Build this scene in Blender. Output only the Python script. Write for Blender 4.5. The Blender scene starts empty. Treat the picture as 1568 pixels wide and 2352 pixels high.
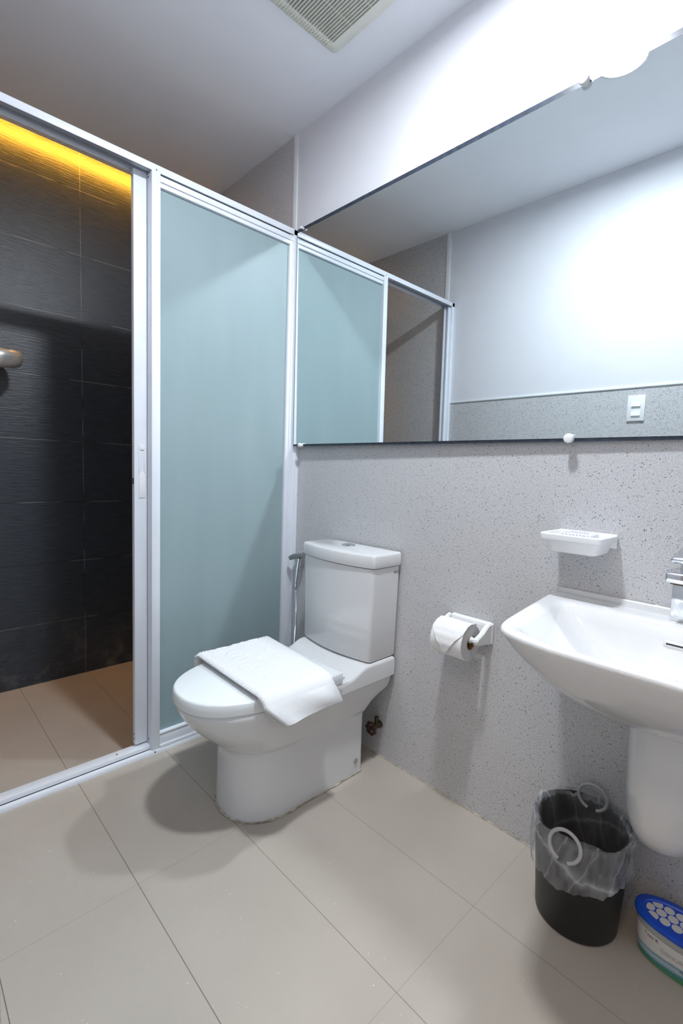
import bpy, bmesh, math, random
from mathutils import Vector, Matrix
random.seed(7)
SC = bpy.context.scene
COL = SC.collection
PI = math.pi

# ------------------------------------------------------------------ camera, world, light, exposure
cam_d = bpy.data.cameras.new('camera')
cam = bpy.data.objects.new('camera', cam_d)
COL.objects.link(cam)
_f = Vector((0.688139, 0.720272, -0.087594)); _r = Vector((0.724715, -0.688182, 0.034556)); _u = Vector((0.035391, 0.087260, 0.995557))
_m = Matrix((( _r.x, _u.x, -_f.x), (_r.y, _u.y, -_f.y), (_r.z, _u.z, -_f.z))).to_4x4()
_m.translation = Vector((-1.32260, -1.68129, 1.07360))
cam.matrix_world = _m
cam_d.sensor_fit = 'VERTICAL'; cam_d.sensor_height = 36.0
cam_d.lens = 1100.65 * 36.0 / 2352.0
cam_d.clip_start = 0.02
SC.camera = cam

W = bpy.data.worlds.new('world'); SC.world = W; W.use_nodes = True
W.node_tree.nodes['Background'].inputs[0].default_value = (0.75, 0.85, 1.0, 1)
W.node_tree.nodes['Background'].inputs[1].default_value = 0.10

SC.view_settings.view_transform = 'Standard'
SC.view_settings.look = 'None'
SC.view_settings.gamma = 1.0
SC.view_settings.use_curve_mapping = False
SC.view_settings.exposure = 0.0
LAMP_STRENGTH = 630.0
LAMP_COLOR = (0.88, 0.94, 1.0)
LAMP_POS = (-0.585, -1.05, 2.487)
LAMP_RADIUS = 0.070
COVE_STRENGTH = 105.0
COVE_COLOR = (1.0, 0.44, 0.035)
HALL_STRENGTH = 17.0
HALL_COLOR = (1.0, 0.80, 0.58)
try:
    SC.cycles.use_guiding = True
    SC.cycles.guiding_training_samples = 128
    SC.cycles.use_surface_guiding = True
    SC.cycles.caustics_reflective = True
    SC.cycles.blur_glossy = 0.0
    SC.cycles.sample_clamp_indirect = 0.0
    SC.cycles.adaptive_threshold = 0.02
    SC.cycles.max_bounces = 8
    SC.cycles.diffuse_bounces = 5
    SC.cycles.transparent_max_bounces = 16
except Exception:
    pass

# ------------------------------------------------------------------ dimensions
ROOM_W = 1.264          # right wall x=0, left wall x=-ROOM_W
CEIL = 2.487
BACK = 0.96             # dark tiled shower wall
FRONT = -2.35
SHOWER_Z = -0.022

# ------------------------------------------------------------------ materials
def new_mat(name):
    m = bpy.data.materials.new(name); m.use_nodes = True
    nt = m.node_tree
    return m, nt, nt.nodes, nt.links, nt.nodes['Principled BSDF']

def simple(name, col, rough=0.5, metal=0.0, spec=0.5, coat=0.0, noise=0.0, nscale=40.0, bump=0.0, bscale=200.0):
    m, nt, N, L, b = new_mat(name)
    b.inputs['Base Color'].default_value = (*col, 1)
    b.inputs['Roughness'].default_value = rough
    b.inputs['Metallic'].default_value = metal
    b.inputs['Specular IOR Level'].default_value = spec
    b.inputs['Coat Weight'].default_value = coat
    b.inputs['Coat Roughness'].default_value = 0.05
    tc = N.new('ShaderNodeTexCoord')
    if noise > 0:
        nz = N.new('ShaderNodeTexNoise'); nz.inputs['Scale'].default_value = nscale; nz.inputs['Detail'].default_value = 4
        L.new(tc.outputs['Object'], nz.inputs['Vector'])
        r = N.new('ShaderNodeValToRGB')
        r.color_ramp.elements[0].position = 0.3; r.color_ramp.elements[1].position = 0.7
        r.color_ramp.elements[0].color = (*[c * (1 - noise) for c in col], 1)
        r.color_ramp.elements[1].color = (*[min(1, c * (1 + noise)) for c in col], 1)
        L.new(nz.outputs['Fac'], r.inputs['Fac']); L.new(r.outputs['Color'], b.inputs['Base Color'])
    if bump > 0:
        nb = N.new('ShaderNodeTexNoise'); nb.inputs['Scale'].default_value = bscale; nb.inputs['Detail'].default_value = 3
        L.new(tc.outputs['Object'], nb.inputs['Vector'])
        bp = N.new('ShaderNodeBump'); bp.inputs['Strength'].default_value = bump; bp.inputs['Distance'].default_value = 0.002
        L.new(nb.outputs['Fac'], bp.inputs['Height']); L.new(bp.outputs['Normal'], b.inputs['Normal'])
    return m

def math_node(N, L, op, a, b=None, clamp=False):
    n = N.new('ShaderNodeMath'); n.operation = op; n.use_clamp = clamp
    for i, v in enumerate((a, b)):
        if v is None: continue
        if isinstance(v, (int, float)): n.inputs[i].default_value = v
        else: L.new(v, n.inputs[i])
    return n.outputs[0]

def grout_mask(N, L, coord, period, origin, width):
    """1 on the joint line, 0 on the tile"""
    t = math_node(N, L, 'SUBTRACT', coord, origin)
    t = math_node(N, L, 'DIVIDE', t, period)
    t = math_node(N, L, 'FRACT', t)
    t = math_node(N, L, 'SUBTRACT', t, 0.5)
    t = math_node(N, L, 'ABSOLUTE', t)
    return math_node(N, L, 'GREATER_THAN', t, 0.5 - width / (2 * period))

def mixc(N, L, fac, a, b):
    n = N.new('ShaderNodeMix'); n.data_type = 'RGBA'
    if isinstance(fac, (int, float)): n.inputs[0].default_value = fac
    else: L.new(fac, n.inputs[0])
    for i, v in ((6, a), (7, b)):
        if isinstance(v, tuple): n.inputs[i].default_value = (*v, 1)
        else: L.new(v, n.inputs[i])
    return n.outputs[2]

def ramp(N, L, fac, p0, c0, p1, c1):
    r = N.new('ShaderNodeValToRGB')
    e = r.color_ramp.elements
    e[0].position = p0; e[0].color = (*c0, 1); e[1].position = p1; e[1].color = (*c1, 1)
    L.new(fac, r.inputs['Fac'])
    return r.outputs['Color']

def noise(N, L, vec, scale, detail=3, rough=0.5):
    n = N.new('ShaderNodeTexNoise'); n.inputs['Scale'].default_value = scale
    n.inputs['Detail'].default_value = detail; n.inputs['Roughness'].default_value = rough
    L.new(vec, n.inputs['Vector'])
    return n.outputs['Fac']

def scaled(N, L, vec, s):
    n = N.new('ShaderNodeVectorMath'); n.operation = 'MULTIPLY'; n.inputs[1].default_value = s
    L.new(vec, n.inputs[0])
    return n.outputs[0]

def mat_floor():
    m, nt, N, L, b = new_mat('beige_floor_tile')
    tc = N.new('ShaderNodeTexCoord'); P = tc.outputs['Object']
    sx = N.new('ShaderNodeSeparateXYZ'); L.new(P, sx.inputs[0])
    g1 = grout_mask(N, L, sx.outputs[0], 0.2969, -0.8895, 0.0020)
    g2 = grout_mask(N, L, sx.outputs[1], 0.6082, -0.5235, 0.0014)
    big = ramp(N, L, noise(N, L, P, 3.2, 5), 0.3, (0.405, 0.360, 0.310), 0.72, (0.450, 0.404, 0.352))
    fine = noise(N, L, P, 420, 2)
    col = mixc(N, L, math_node(N, L, 'MULTIPLY', math_node(N, L, 'SUBTRACT', fine, 0.35, True), 0.5), big, (0.34, 0.305, 0.265))
    spk = math_node(N, L, 'GREATER_THAN', noise(N, L, P, 150, 1), 0.785)
    col = mixc(N, L, spk, col, (0.68, 0.67, 0.65))
    col = mixc(N, L, math_node(N, L, 'MULTIPLY', g2, 0.45), col, (0.20, 0.17, 0.14))
    gv = N.new('ShaderNodeMapRange'); gv.inputs[1].default_value = -0.95; gv.inputs[2].default_value = -0.25; gv.inputs[3].default_value = 0.85; gv.inputs[4].default_value = 0.42; L.new(sx.outputs[0], gv.inputs[0])
    col = mixc(N, L, math_node(N, L, 'MULTIPLY', g1, gv.outputs[0]), col, (0.12, 0.105, 0.09))
    L.new(col, b.inputs['Base Color'])
    b.inputs['Roughness'].default_value = 0.5; b.inputs['Specular IOR Level'].default_value = 0.35
    return m

def mat_granite(name='speckled_granite_tile', base=(0.530, 0.525, 0.535)):
    m, nt, N, L, b = new_mat(name)
    tc = N.new('ShaderNodeTexCoord'); P = tc.outputs['Object']
    sx = N.new('ShaderNodeSeparateXYZ'); L.new(P, sx.inputs[0])
    body = ramp(N, L, noise(N, L, P, 260, 3, 0.6), 0.36, tuple(c * 0.84 for c in base), 0.62, tuple(min(1, c * 1.12) for c in base))
    v = N.new('ShaderNodeTexVoronoi'); v.inputs['Scale'].default_value = 275
    wob = N.new('ShaderNodeTexNoise'); wob.inputs['Scale'].default_value = 420; wob.inputs['Detail'].default_value = 1; L.new(P, wob.inputs['Vector'])
    wsc = N.new('ShaderNodeVectorMath'); wsc.operation = 'MULTIPLY_ADD'; wsc.inputs[1].default_value = (0.0045, 0.0045, 0.0045); L.new(wob.outputs['Color'], wsc.inputs[0]); L.new(P, wsc.inputs[2])
    L.new(wsc.outputs[0], v.inputs['Vector'])
    sp = N.new('ShaderNodeSeparateColor'); L.new(v.outputs['Color'], sp.inputs[0])
    darkcell = math_node(N, L, 'GREATER_THAN', sp.outputs[0], 0.80)
    near = math_node(N, L, 'LESS_THAN', v.outputs['Distance'], math_node(N, L, 'ADD', math_node(N, L, 'MULTIPLY', sp.outputs[1], 0.34), 0.12))
    dk = math_node(N, L, 'MULTIPLY', math_node(N, L, 'MULTIPLY', darkcell, near), 0.92)
    col = mixc(N, L, dk, body, (0.07, 0.07, 0.085))
    v2 = N.new('ShaderNodeTexVoronoi'); v2.inputs['Scale'].default_value = 120; L.new(P, v2.inputs['Vector'])
    sp2 = N.new('ShaderNodeSeparateColor'); L.new(v2.outputs['Color'], sp2.inputs[0])
    lt = math_node(N, L, 'MULTIPLY', math_node(N, L, 'GREATER_THAN', sp2.outputs[1], 0.9), math_node(N, L, 'LESS_THAN', v2.outputs['Distance'], 0.3))
    col = mixc(N, L, math_node(N, L, 'MULTIPLY', lt, 0.5), col, (0.66, 0.66, 0.66))
    g = grout_mask(N, L, sx.outputs[2], 0.2945, 0.880, 0.0016)
    col = mixc(N, L, math_node(N, L, 'MULTIPLY', g, 0.35), col, (0.60, 0.58, 0.55))
    L.new(col, b.inputs['Base Color'])
    b.inputs['Roughness'].default_value = 0.34; b.inputs['Specular IOR Level'].default_value = 0.4
    return m

def mat_dark_tile():
    m, nt, N, L, b = new_mat('dark_slate_tile')
    tc = N.new('ShaderNodeTexCoord'); P = tc.outputs['Object']
    sx = N.new('ShaderNodeSeparateXYZ'); L.new(P, sx.inputs[0])
    streak = noise(N, L, scaled(N, L, P, (14, 1, 150)), 1.0, 5, 0.65)
    col = ramp(N, L, streak, 0.34, (0.014, 0.020, 0.030), 0.70, (0.040, 0.052, 0.073))
    blotch = noise(N, L, P, 9, 5, 0.7)
    low = N.new('ShaderNodeMapRange'); low.inputs[1].default_value = 0.35; low.inputs[2].default_value = 0.0
    L.new(sx.outputs[2], low.inputs[0])
    lime = math_node(N, L, 'MULTIPLY', math_node(N, L, 'MULTIPLY', math_node(N, L, 'SUBTRACT', blotch, 0.5, True), 3.0, True), low.outputs[0])
    col = mixc(N, L, math_node(N, L, 'MULTIPLY', lime, 0.85), col, (0.21, 0.205, 0.20))
    g1 = grout_mask(N, L, sx.outputs[2], 0.2975, 0.2740, 0.0034)
    g2 = grout_mask(N, L, sx.outputs[0], 0.6, -0.599, 0.0028)
    g = math_node(N, L, 'MAXIMUM', g1, g2)
    gc = ramp(N, L, noise(N, L, P, 5, 2), 0.44, (0.004, 0.004, 0.005), 0.54, (0.17, 0.17, 0.17))
    col = mixc(N, L, g, col, gc)
    L.new(col, b.inputs['Base Color'])
    b.inputs['Roughness'].default_value = 0.31; b.inputs['Specular IOR Level'].default_value = 0.75
    bp = N.new('ShaderNodeBump'); bp.inputs['Strength'].default_value = 0.45; bp.inputs['Distance'].default_value = 0.003
    L.new(streak, bp.inputs['Height']); L.new(bp.outputs['Normal'], b.inputs['Normal'])
    return m

def mat_frosted():
    m, nt, N, L, b = new_mat('frosted_glass')
    tc = N.new('ShaderNodeTexCoord')
    c = ramp(N, L, noise(N, L, scaled(N, L, tc.outputs['Object'], (9, 9, 1.5)), 1.0, 4), 0.3, (0.325, 0.420, 0.440), 0.7, (0.360, 0.455, 0.475))
    L.new(c, b.inputs['Base Color'])
    b.inputs['Roughness'].default_value = 0.42; b.inputs['Specular IOR Level'].default_value = 0.35
    tr = N.new('ShaderNodeBsdfTranslucent'); tr.inputs['Color'].default_value = (0.70, 0.88, 0.90, 1)
    mx = N.new('ShaderNodeMixShader'); mx.inputs[0].default_value = 0.22
    L.new(b.outputs[0], mx.inputs[1]); L.new(tr.outputs[0], mx.inputs[2])
    L.new(mx.outputs[0], N['Material Output'].inputs['Surface'])
    return m

def mat_mirror():
    m, nt, N, L, b = new_mat('mirror_silver')
    b.inputs['Base Color'].default_value = (0.80, 0.865, 0.875, 1)
    b.inputs['Metallic'].default_value = 1.0; b.inputs['Roughness'].default_value = 0.0
    return m

def mat_emit(name, col, s):
    m = bpy.data.materials.new(name); m.use_nodes = True
    N = m.node_tree.nodes; N.clear()
    e = N.new('ShaderNodeEmission'); e.inputs[0].default_value = (*col, 1); e.inputs[1].default_value = s
    o = N.new('ShaderNodeOutputMaterial'); m.node_tree.links.new(e.outputs[0], o.inputs[0])
    return m

def mat_film():
    m, nt, N, L, b = new_mat('clear_plastic_film')
    tc = N.new('ShaderNodeTexCoord')
    b.inputs['Base Color'].default_value = (0.72, 0.74, 0.78, 1); b.inputs['Roughness'].default_value = 0.22
    tp = N.new('ShaderNodeBsdfTransparent'); tp.inputs[0].default_value = (0.95, 0.96, 0.97, 1)
    st = noise(N, L, scaled(N, L, tc.outputs['Object'], (38, 38, 10)), 1.0, 4, 0.6)
    fac = N.new('ShaderNodeMapRange'); fac.inputs[1].default_value = 0.35; fac.inputs[2].default_value = 0.75
    fac.inputs[3].default_value = 0.12; fac.inputs[4].default_value = 0.34
    L.new(st, fac.inputs[0])
    sx = N.new('ShaderNodeSeparateXYZ'); L.new(tc.outputs['Object'], sx.inputs[0])
    th = math_node(N, L, 'ARCTAN2', sx.outputs[1], sx.outputs[0])
    soft = math_node(N, L, 'MULTIPLY', noise(N, L, tc.outputs['Object'], 9, 2), 2.6)
    def folds(kt, kz, thin):
        t_ = math_node(N, L, 'ADD', math_node(N, L, 'ADD', math_node(N, L, 'MULTIPLY', th, kt), math_node(N, L, 'MULTIPLY', sx.outputs[2], kz)), soft)
        w_ = math_node(N, L, 'ABSOLUTE', math_node(N, L, 'SINE', t_))
        return math_node(N, L, 'POWER', math_node(N, L, 'SUBTRACT', 1.0, w_, True), thin)
    ln1 = math_node(N, L, 'MULTIPLY', folds(1.0, 26.0, 7.0), 0.34)
    ln2 = math_node(N, L, 'MULTIPLY', folds(5.0, -18.0, 9.0), 0.20)
    lsum = math_node(N, L, 'ADD', ln1, ln2)
    rr_ = math_node(N, L, 'SQRT', math_node(N, L, 'ADD', math_node(N, L, 'POWER', sx.outputs[0], 2.0), math_node(N, L, 'POWER', sx.outputs[1], 2.0)))
    inner = math_node(N, L, 'SUBTRACT', 1.0, math_node(N, L, 'MULTIPLY', math_node(N, L, 'LESS_THAN', rr_, 0.0985), 0.62))
    tot = math_node(N, L, 'MULTIPLY', math_node(N, L, 'ADD', fac.outputs[0], lsum, True), inner)
    mx = N.new('ShaderNodeMixShader')
    L.new(tot, mx.inputs[0]); L.new(tp.outputs[0], mx.inputs[1]); L.new(b.outputs[0], mx.inputs[2])
    L.new(mx.outputs[0], N['Material Output'].inputs['Surface'])
    return m

def mat_towel():
    m = simple('white_terry', (0.76, 0.76, 0.77), 0.95, spec=0.1, bump=0.5, bscale=900)
    b = m.node_tree.nodes['Principled BSDF']
    b.inputs['Sheen Weight'].default_value = 0.25
    return m

M = {}
M['floor'] = mat_floor()
M['granite'] = mat_granite()
M['dark'] = mat_dark_tile()
M['paint'] = simple('white_wall_paint', (0.71, 0.71, 0.75), 0.6, spec=0.25, noise=0.015, nscale=6, bump=0.08, bscale=300)
M['ceil'] = simple('ceiling_paint', (0.90, 0.92, 0.97), 0.7, spec=0.2, noise=0.015, nscale=4)
M['trim'] = simple('white_trim_plastic', (0.82, 0.84, 0.86), 0.35)
M['alu'] = simple('white_coated_aluminium', (0.74, 0.77, 0.83), 0.32, spec=0.5, noise=0.02, nscale=12)
M['track'] = simple('grey_track_aluminium', (0.42, 0.45, 0.50), 0.35, metal=0.3, noise=0.05, nscale=30)
M['black'] = simple('plain_black', (0.012, 0.013, 0.015), 0.5)
M['frost'] = mat_frosted()
M['mirror'] = mat_mirror()
M['mback'] = simple('dark_mirror_edge', (0.035, 0.045, 0.065), 0.25, noise=0.3, nscale=60)
M['ceramic'] = simple('white_glazed_ceramic', (0.70, 0.705, 0.712), 0.10, spec=0.5, coat=0.3, noise=0.008, nscale=3)
M['seat'] = simple('white_seat_plastic', (0.76, 0.79, 0.80), 0.28, noise=0.008, nscale=4)
M['chrome'] = simple('chrome', (0.72, 0.74, 0.77), 0.12, metal=1.0, noise=0.06, nscale=50)
M['brushed'] = simple('brushed_steel', (0.52, 0.51, 0.50), 0.30, metal=1.0, noise=0.08, nscale=90)
M['plastic'] = simple('white_plastic', (0.80, 0.81, 0.82), 0.30, noise=0.01, nscale=8)
M['cream'] = simple('cream_vent_plastic', (0.80, 0.80, 0.72), 0.45, noise=0.04, nscale=18)
M['ventdark'] = simple('dark_vent_interior', (0.16, 0.17, 0.17), 0.7, noise=0.2, nscale=30)
M['towel'] = mat_towel()
M['paper'] = simple('toilet_paper', (0.82, 0.82, 0.82), 0.95, spec=0.1, bump=0.35, bscale=350)
M['paperside'] = simple('paper_layers', (0.60, 0.60, 0.61), 0.95, spec=0.1, noise=0.12, nscale=220)
M['card'] = simple('brown_cardboard', (0.30, 0.17, 0.07), 0.85, noise=0.15, nscale=80)
M['bin'] = simple('black_bin_plastic', (0.011, 0.0115, 0.012), 0.42, bump=0.15, bscale=700)
M['film'] = mat_film()
M['ring'] = simple('grey_handle_plastic', (0.42, 0.42, 0.43), 0.3, noise=0.06, nscale=60)
M['blue'] = simple('blue_lid_plastic', (0.010, 0.075, 0.55), 0.35, noise=0.05, nscale=40)
M['mesh'] = simple('white_membrane', (0.62, 0.61, 0.62), 0.7, noise=0.04, nscale=120)
M['clear'] = simple('hazy_clear_tub', (0.40, 0.42, 0.40), 0.25, noise=0.06, nscale=30)
M['ink'] = simple('grey_ink', (0.07, 0.075, 0.085), 0.6)
M['palein'] = simple('pale_grey_ink', (0.40, 0.43, 0.46), 0.6)
M['bluein'] = simple('blue_ink', (0.03, 0.05, 0.32), 0.5)
M['rust'] = simple('rusty_red_paint', (0.055, 0.018, 0.016), 0.6, noise=0.5, nscale=120, bump=0.4, bscale=300)
M['brass'] = simple('dull_brass', (0.10, 0.08, 0.05), 0.45, metal=0.8, noise=0.2, nscale=60)
M['caulk'] = simple('old_caulk', (0.42, 0.38, 0.31), 0.8, noise=0.5, nscale=45, bump=0.6, bscale=250)
M['wcaulk'] = simple('white_silicone', (0.72, 0.71, 0.68), 0.45, noise=0.06, nscale=60)
M['soap'] = simple('frosted_soap_wrapper', (0.74, 0.77, 0.80), 0.3, noise=0.06, nscale=160)
M['lamp'] = mat_emit('lamp_diffuser', LAMP_COLOR, LAMP_STRENGTH)
M['hall'] = mat_emit('warm_hall_lamp', HALL_COLOR, HALL_STRENGTH)
M['satin'] = simple('satin_steel', (0.62, 0.61, 0.60), 0.34, metal=0.55, noise=0.06, nscale=90)
M['cove'] = mat_emit('amber_led', COVE_COLOR, COVE_STRENGTH)

def mat_label():
    m, nt, N, L, b = new_mat('printed_tub_label')
    tc = N.new('ShaderNodeTexCoord'); sx = N.new('ShaderNodeSeparateXYZ'); L.new(tc.outputs['Object'], sx.inputs[0])
    w = math_node(N, L, 'MULTIPLY', noise(N, L, tc.outputs['Object'], 18, 2), 0.012)
    # bands drift upward along the pack like printed waves
    z = math_node(N, L, 'ADD', math_node(N, L, 'ADD', sx.outputs[2], w), math_node(N, L, 'MULTIPLY', sx.outputs[1], 0.06))
    r = N.new('ShaderNodeValToRGB'); mr = N.new('ShaderNodeMapRange'); mr.inputs[1].default_value = 0.0; mr.inputs[2].default_value = 0.09
    L.new(z, mr.inputs[0]); L.new(mr.outputs[0], r.inputs['Fac'])
    e = r.color_ramp.elements
    e[0].position = 0.05; e[0].color = (0.045, 0.14, 0.035, 1); e[1].position = 0.20; e[1].color = (0.06, 0.24, 0.10, 1)
    for p, c in ((0.29, (0.05, 0.22, 0.26)), (0.35, (0.34, 0.46, 0.52)), (0.42, (0.40, 0.52, 0.58)), (0.46, (0.12, 0.30, 0.40)), (0.52, (0.66, 0.65, 0.63)), (1.0, (0.68, 0.66, 0.64))):
        k = e.new(p); k.color = (*c, 1)
    L.new(r.outputs[0], b.inputs['Base Color']); b.inputs['Roughness'].default_value = 0.4
    return m
M['label'] = mat_label()

# ------------------------------------------------------------------ mesh helpers
WORLD = {}                               # object -> world origin
def finish(name, bm, mats, parent=None, smooth=True, angle=38):
    off = WORLD.get(parent.name, Vector((0, 0, 0))) if parent else Vector((0, 0, 0))
    bmesh.ops.remove_doubles(bm, verts=bm.verts, dist=1e-6)
    bmesh.ops.recalc_face_normals(bm, faces=bm.faces)
    if off.length > 0: bmesh.ops.translate(bm, verts=bm.verts, vec=-off)
    me = bpy.data.meshes.new(name); bm.to_mesh(me); bm.free()
    for m in (mats if isinstance(mats, (list, tuple)) else [mats]): me.materials.append(m)
    if smooth:
        me.shade_smooth()
        me.set_sharp_from_angle(angle=math.radians(angle))
    o = bpy.data.objects.new(name, me); COL.objects.link(o)
    if parent: o.parent = parent
    WORLD[o.name] = off.copy()
    return o

def thing(name, label, cat, loc, group=None):
    o = bpy.data.objects.new(name, None); COL.objects.link(o)
    o.empty_display_size = 0.05
    o.location = loc; o['label'] = label; o['category'] = cat
    if group: o['group'] = group
    WORLD[o.name] = Vector(loc)
    return o

def tag(o, label, cat, group=None):
    o['label'] = label; o['category'] = cat
    if group: o['group'] = group
    return o

def struct(o, label=None):
    o['kind'] = 'structure'
    if label: o['label'] = label
    return o

def merge(bm, tmp, mat=0):
    for f in tmp.faces: f.material_index = mat
    me = bpy.data.meshes.new('tmp'); tmp.to_mesh(me); tmp.free()
    bm.from_mesh(me); bpy.data.meshes.remove(me)

def box(bm, x0, x1, y0, y1, z0, z1, bev=0.0, seg=2, mat=0, rot=None):
    t = bmesh.new(); bmesh.ops.create_cube(t, size=1.0)
    bmesh.ops.scale(t, vec=(abs(x1 - x0), abs(y1 - y0), abs(z1 - z0)), verts=t.verts)
    if bev > 0: bmesh.ops.bevel(t, geom=list(t.edges), offset=bev, segments=seg, profile=0.5, affect='EDGES')
    if rot is not None: bmesh.ops.rotate(t, verts=t.verts, cent=(0, 0, 0), matrix=rot)
    bmesh.ops.translate(t, vec=((x0 + x1) / 2, (y0 + y1) / 2, (z0 + z1) / 2), verts=t.verts)
    merge(bm, t, mat)
    return bm

def loft(bm, rings, cap0=True, cap1=True, closed=True, mat=0):
    vs = [[bm.verts.new(p) for p in r] for r in rings]
    n = len(rings[0])
    for i in range(len(vs) - 1):
        for j in range(n if closed else n - 1):
            k = (j + 1) % n
            f = bm.faces.new((vs[i][j], vs[i][k], vs[i + 1][k], vs[i + 1][j])); f.material_index = mat
    if cap0 and closed: bm.faces.new(list(reversed(vs[0]))).material_index = mat
    if cap1 and closed: bm.faces.new(vs[-1]).material_index = mat
    return bm

def circle(c, r, axis='Z', n=32, start=0.0):
    out = []
    for i in range(n):
        a = start + 2 * PI * i / n; p, q = r * math.cos(a), r * math.sin(a)
        out.append(Vector(c) + (Vector((p, q, 0)) if axis == 'Z' else Vector((0, p, q)) if axis == 'X' else Vector((q, 0, p))))
    return out

def lathe(bm, c, prof, axis='Z', n=40, cap0=True, cap1=True, mat=0):
    """prof: list of (radius, offset along axis)"""
    d = {'X': Vector((1, 0, 0)), 'Y': Vector((0, 1, 0)), 'Z': Vector((0, 0, 1))}[axis]
    rings = [circle(Vector(c) + d * h, max(r, 1e-5), axis, n) for r, h in prof]
    return loft(bm, rings, cap0, cap1, mat=mat)

def tube(bm, pts, r, n=10, caps=True, mat=0, closed=False):
    pts = [Vector(p) for p in pts]; rings = []; prev = None
    m = len(pts)
    for i, p in enumerate(pts):
        if closed: t = (pts[(i + 1) % m] - pts[i - 1]).normalized()
        else: t = (pts[min(i + 1, m - 1)] - pts[max(i - 1, 0)]).normalized()
        if prev is None:
            a = Vector((0, 0, 1)) if abs(t.z) < 0.9 else Vector((1, 0, 0))
            u = t.cross(a).normalized()
        else: u = (prev - t * prev.dot(t)).normalized()
        prev = u; v = t.cross(u)
        rr = r[i] if isinstance(r, (list, tuple)) else r
        rings.append([p + (u * math.cos(2 * PI * k / n) + v * math.sin(2 * PI * k / n)) * rr for k in range(n)])
    if closed: rings.append(rings[0])
    return loft(bm, rings, caps and not closed, caps and not closed, mat=mat)

def prism_x(bm, prof, x0, x1, mat=0):
    """prof: list of (y, z), extruded along x"""
    return loft(bm, [[Vector((x0, y, z)) for y, z in prof], [Vector((x1, y, z)) for y, z in prof]], mat=mat)

def prism_z(bm, prof, z0, z1, mat=0):
    return loft(bm, [[Vector((x, y, z0)) for x, y in prof], [Vector((x, y, z1)) for x, y in prof]], mat=mat)

def text_bm(txt, size, extrude=0.0003):
    cu = bpy.data.curves.new('t', 'FONT'); cu.body = txt; cu.size = size; cu.extrude = extrude; cu.align_x = 'CENTER'; cu.align_y = 'CENTER'
    o = bpy.data.objects.new('t', cu); COL.objects.link(o)
    dg = bpy.context.evaluated_depsgraph_get(); dg.update()
    me = bpy.data.meshes.new_from_object(o.evaluated_get(dg))
    b = bmesh.new(); b.from_mesh(me)
    bpy.data.objects.remove(o); bpy.data.curves.remove(cu); bpy.data.meshes.remove(me)
    return b

def place(bm, origin, ex, ey):
    ex = Vector(ex).normalized(); ey = Vector(ey).normalized(); ez = ex.cross(ey)
    mt = Matrix(((ex.x, ey.x, ez.x, origin[0]), (ex.y, ey.y, ez.y, origin[1]), (ex.z, ey.z, ez.z, origin[2]), (0, 0, 0, 1)))
    bmesh.ops.transform(bm, matrix=mt, verts=bm.verts)
    return bm

def sgnpow(v, e): return math.copysign(abs(v) ** e, v)

# ------------------------------------------------------------------ the room
b = bmesh.new()
box(b, -ROOM_W - 1.2, 0.12, FRONT - 0.1, 0.012, -0.10, 0.0)
box(b, -ROOM_W - 0.12, 0.12, 0.012, BACK + 0.12, -0.12, SHOWER_Z)
struct(finish('floor', b, M['floor'], smooth=False), 'beige stone-look tiled floor')

b = bmesh.new()       # right wall: granite below the mirror and in the shower, white paint above
box(b, 0.0, 0.12, FRONT - 0.1, 0.066, -0.1, 1.50, mat=0)
box(b, 0.0, 0.12, FRONT - 0.1, 0.066, 1.50, CEIL + 0.1, mat=1)
box(b, 0.0, 0.12, 0.066, BACK + 0.12, -0.12, CEIL + 0.1, mat=0)
struct(finish('wall_right', b, [M['granite'], M['paint']], smooth=False), 'right wall, grey speckled tiles with white paint above')

DOOR0, DOOR1, DOORH = -2.15, -1.20, 2.05
b = bmesh.new()
X0, X1 = -ROOM_W - 0.12, -ROOM_W
for y0, y1, z0, z1 in ((DOOR1, 0.066, -0.1, None), (FRONT - 0.1, DOOR0, -0.1, None), (DOOR0, DOOR1, DOORH, CEIL + 0.1)):
    if z1 is None:
        box(b, X0, X1, y0, y1, z0, 1.482, mat=0); box(b, X0, X1, y0, y1, 1.482, CEIL + 0.1, mat=1)
    else: box(b, X0, X1, y0, y1, z0, z1, mat=1)
box(b, X0, X1, 0.066, BACK + 0.12, -0.12, CEIL + 0.1, mat=0)
struct(finish('wall_left', b, [M['granite'], M['paint']], smooth=False), 'left wall with grey wainscot seen in the mirror')

b = bmesh.new(); box(b, -ROOM_W - 0.12, 0.12, BACK, BACK + 0.12, -0.12, CEIL + 0.3)
struct(finish('wall_back', b, M['dark'], smooth=False), 'dark slate tiled shower wall')
b = bmesh.new(); box(b, -ROOM_W - 1.2, 0.12, FRONT - 0.1, FRONT, -0.1, CEIL + 0.1)
struct(finish('wall_front', b, M['paint'], smooth=False))
b = bmesh.new(); box(b, -ROOM_W - 1.3, -ROOM_W - 1.2, FRONT - 0.1, 0.0, -0.1, CEIL + 0.1); box(b, -ROOM_W - 1.3, -ROOM_W - 0.12, -0.1, 0.0, -0.1, CEIL + 0.1)
struct(finish('wall_hall', b, M['paint'], smooth=False))

SLOT = 0.885
b = bmesh.new()
box(b, -ROOM_W - 1.3, 0.12, FRONT - 0.1, SLOT, CEIL, CEIL + 0.02)
box(b, -ROOM_W - 0.12, 0.12, SLOT - 0.02, SLOT, CEIL + 0.02, CEIL + 0.12)
box(b, -ROOM_W - 0.12, 0.12, SLOT - 0.02, BACK + 0.12, CEIL + 0.12, CEIL + 0.14)
struct(finish('ceiling', b, M['ceil'], smooth=False), 'plain white painted ceiling')

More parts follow.
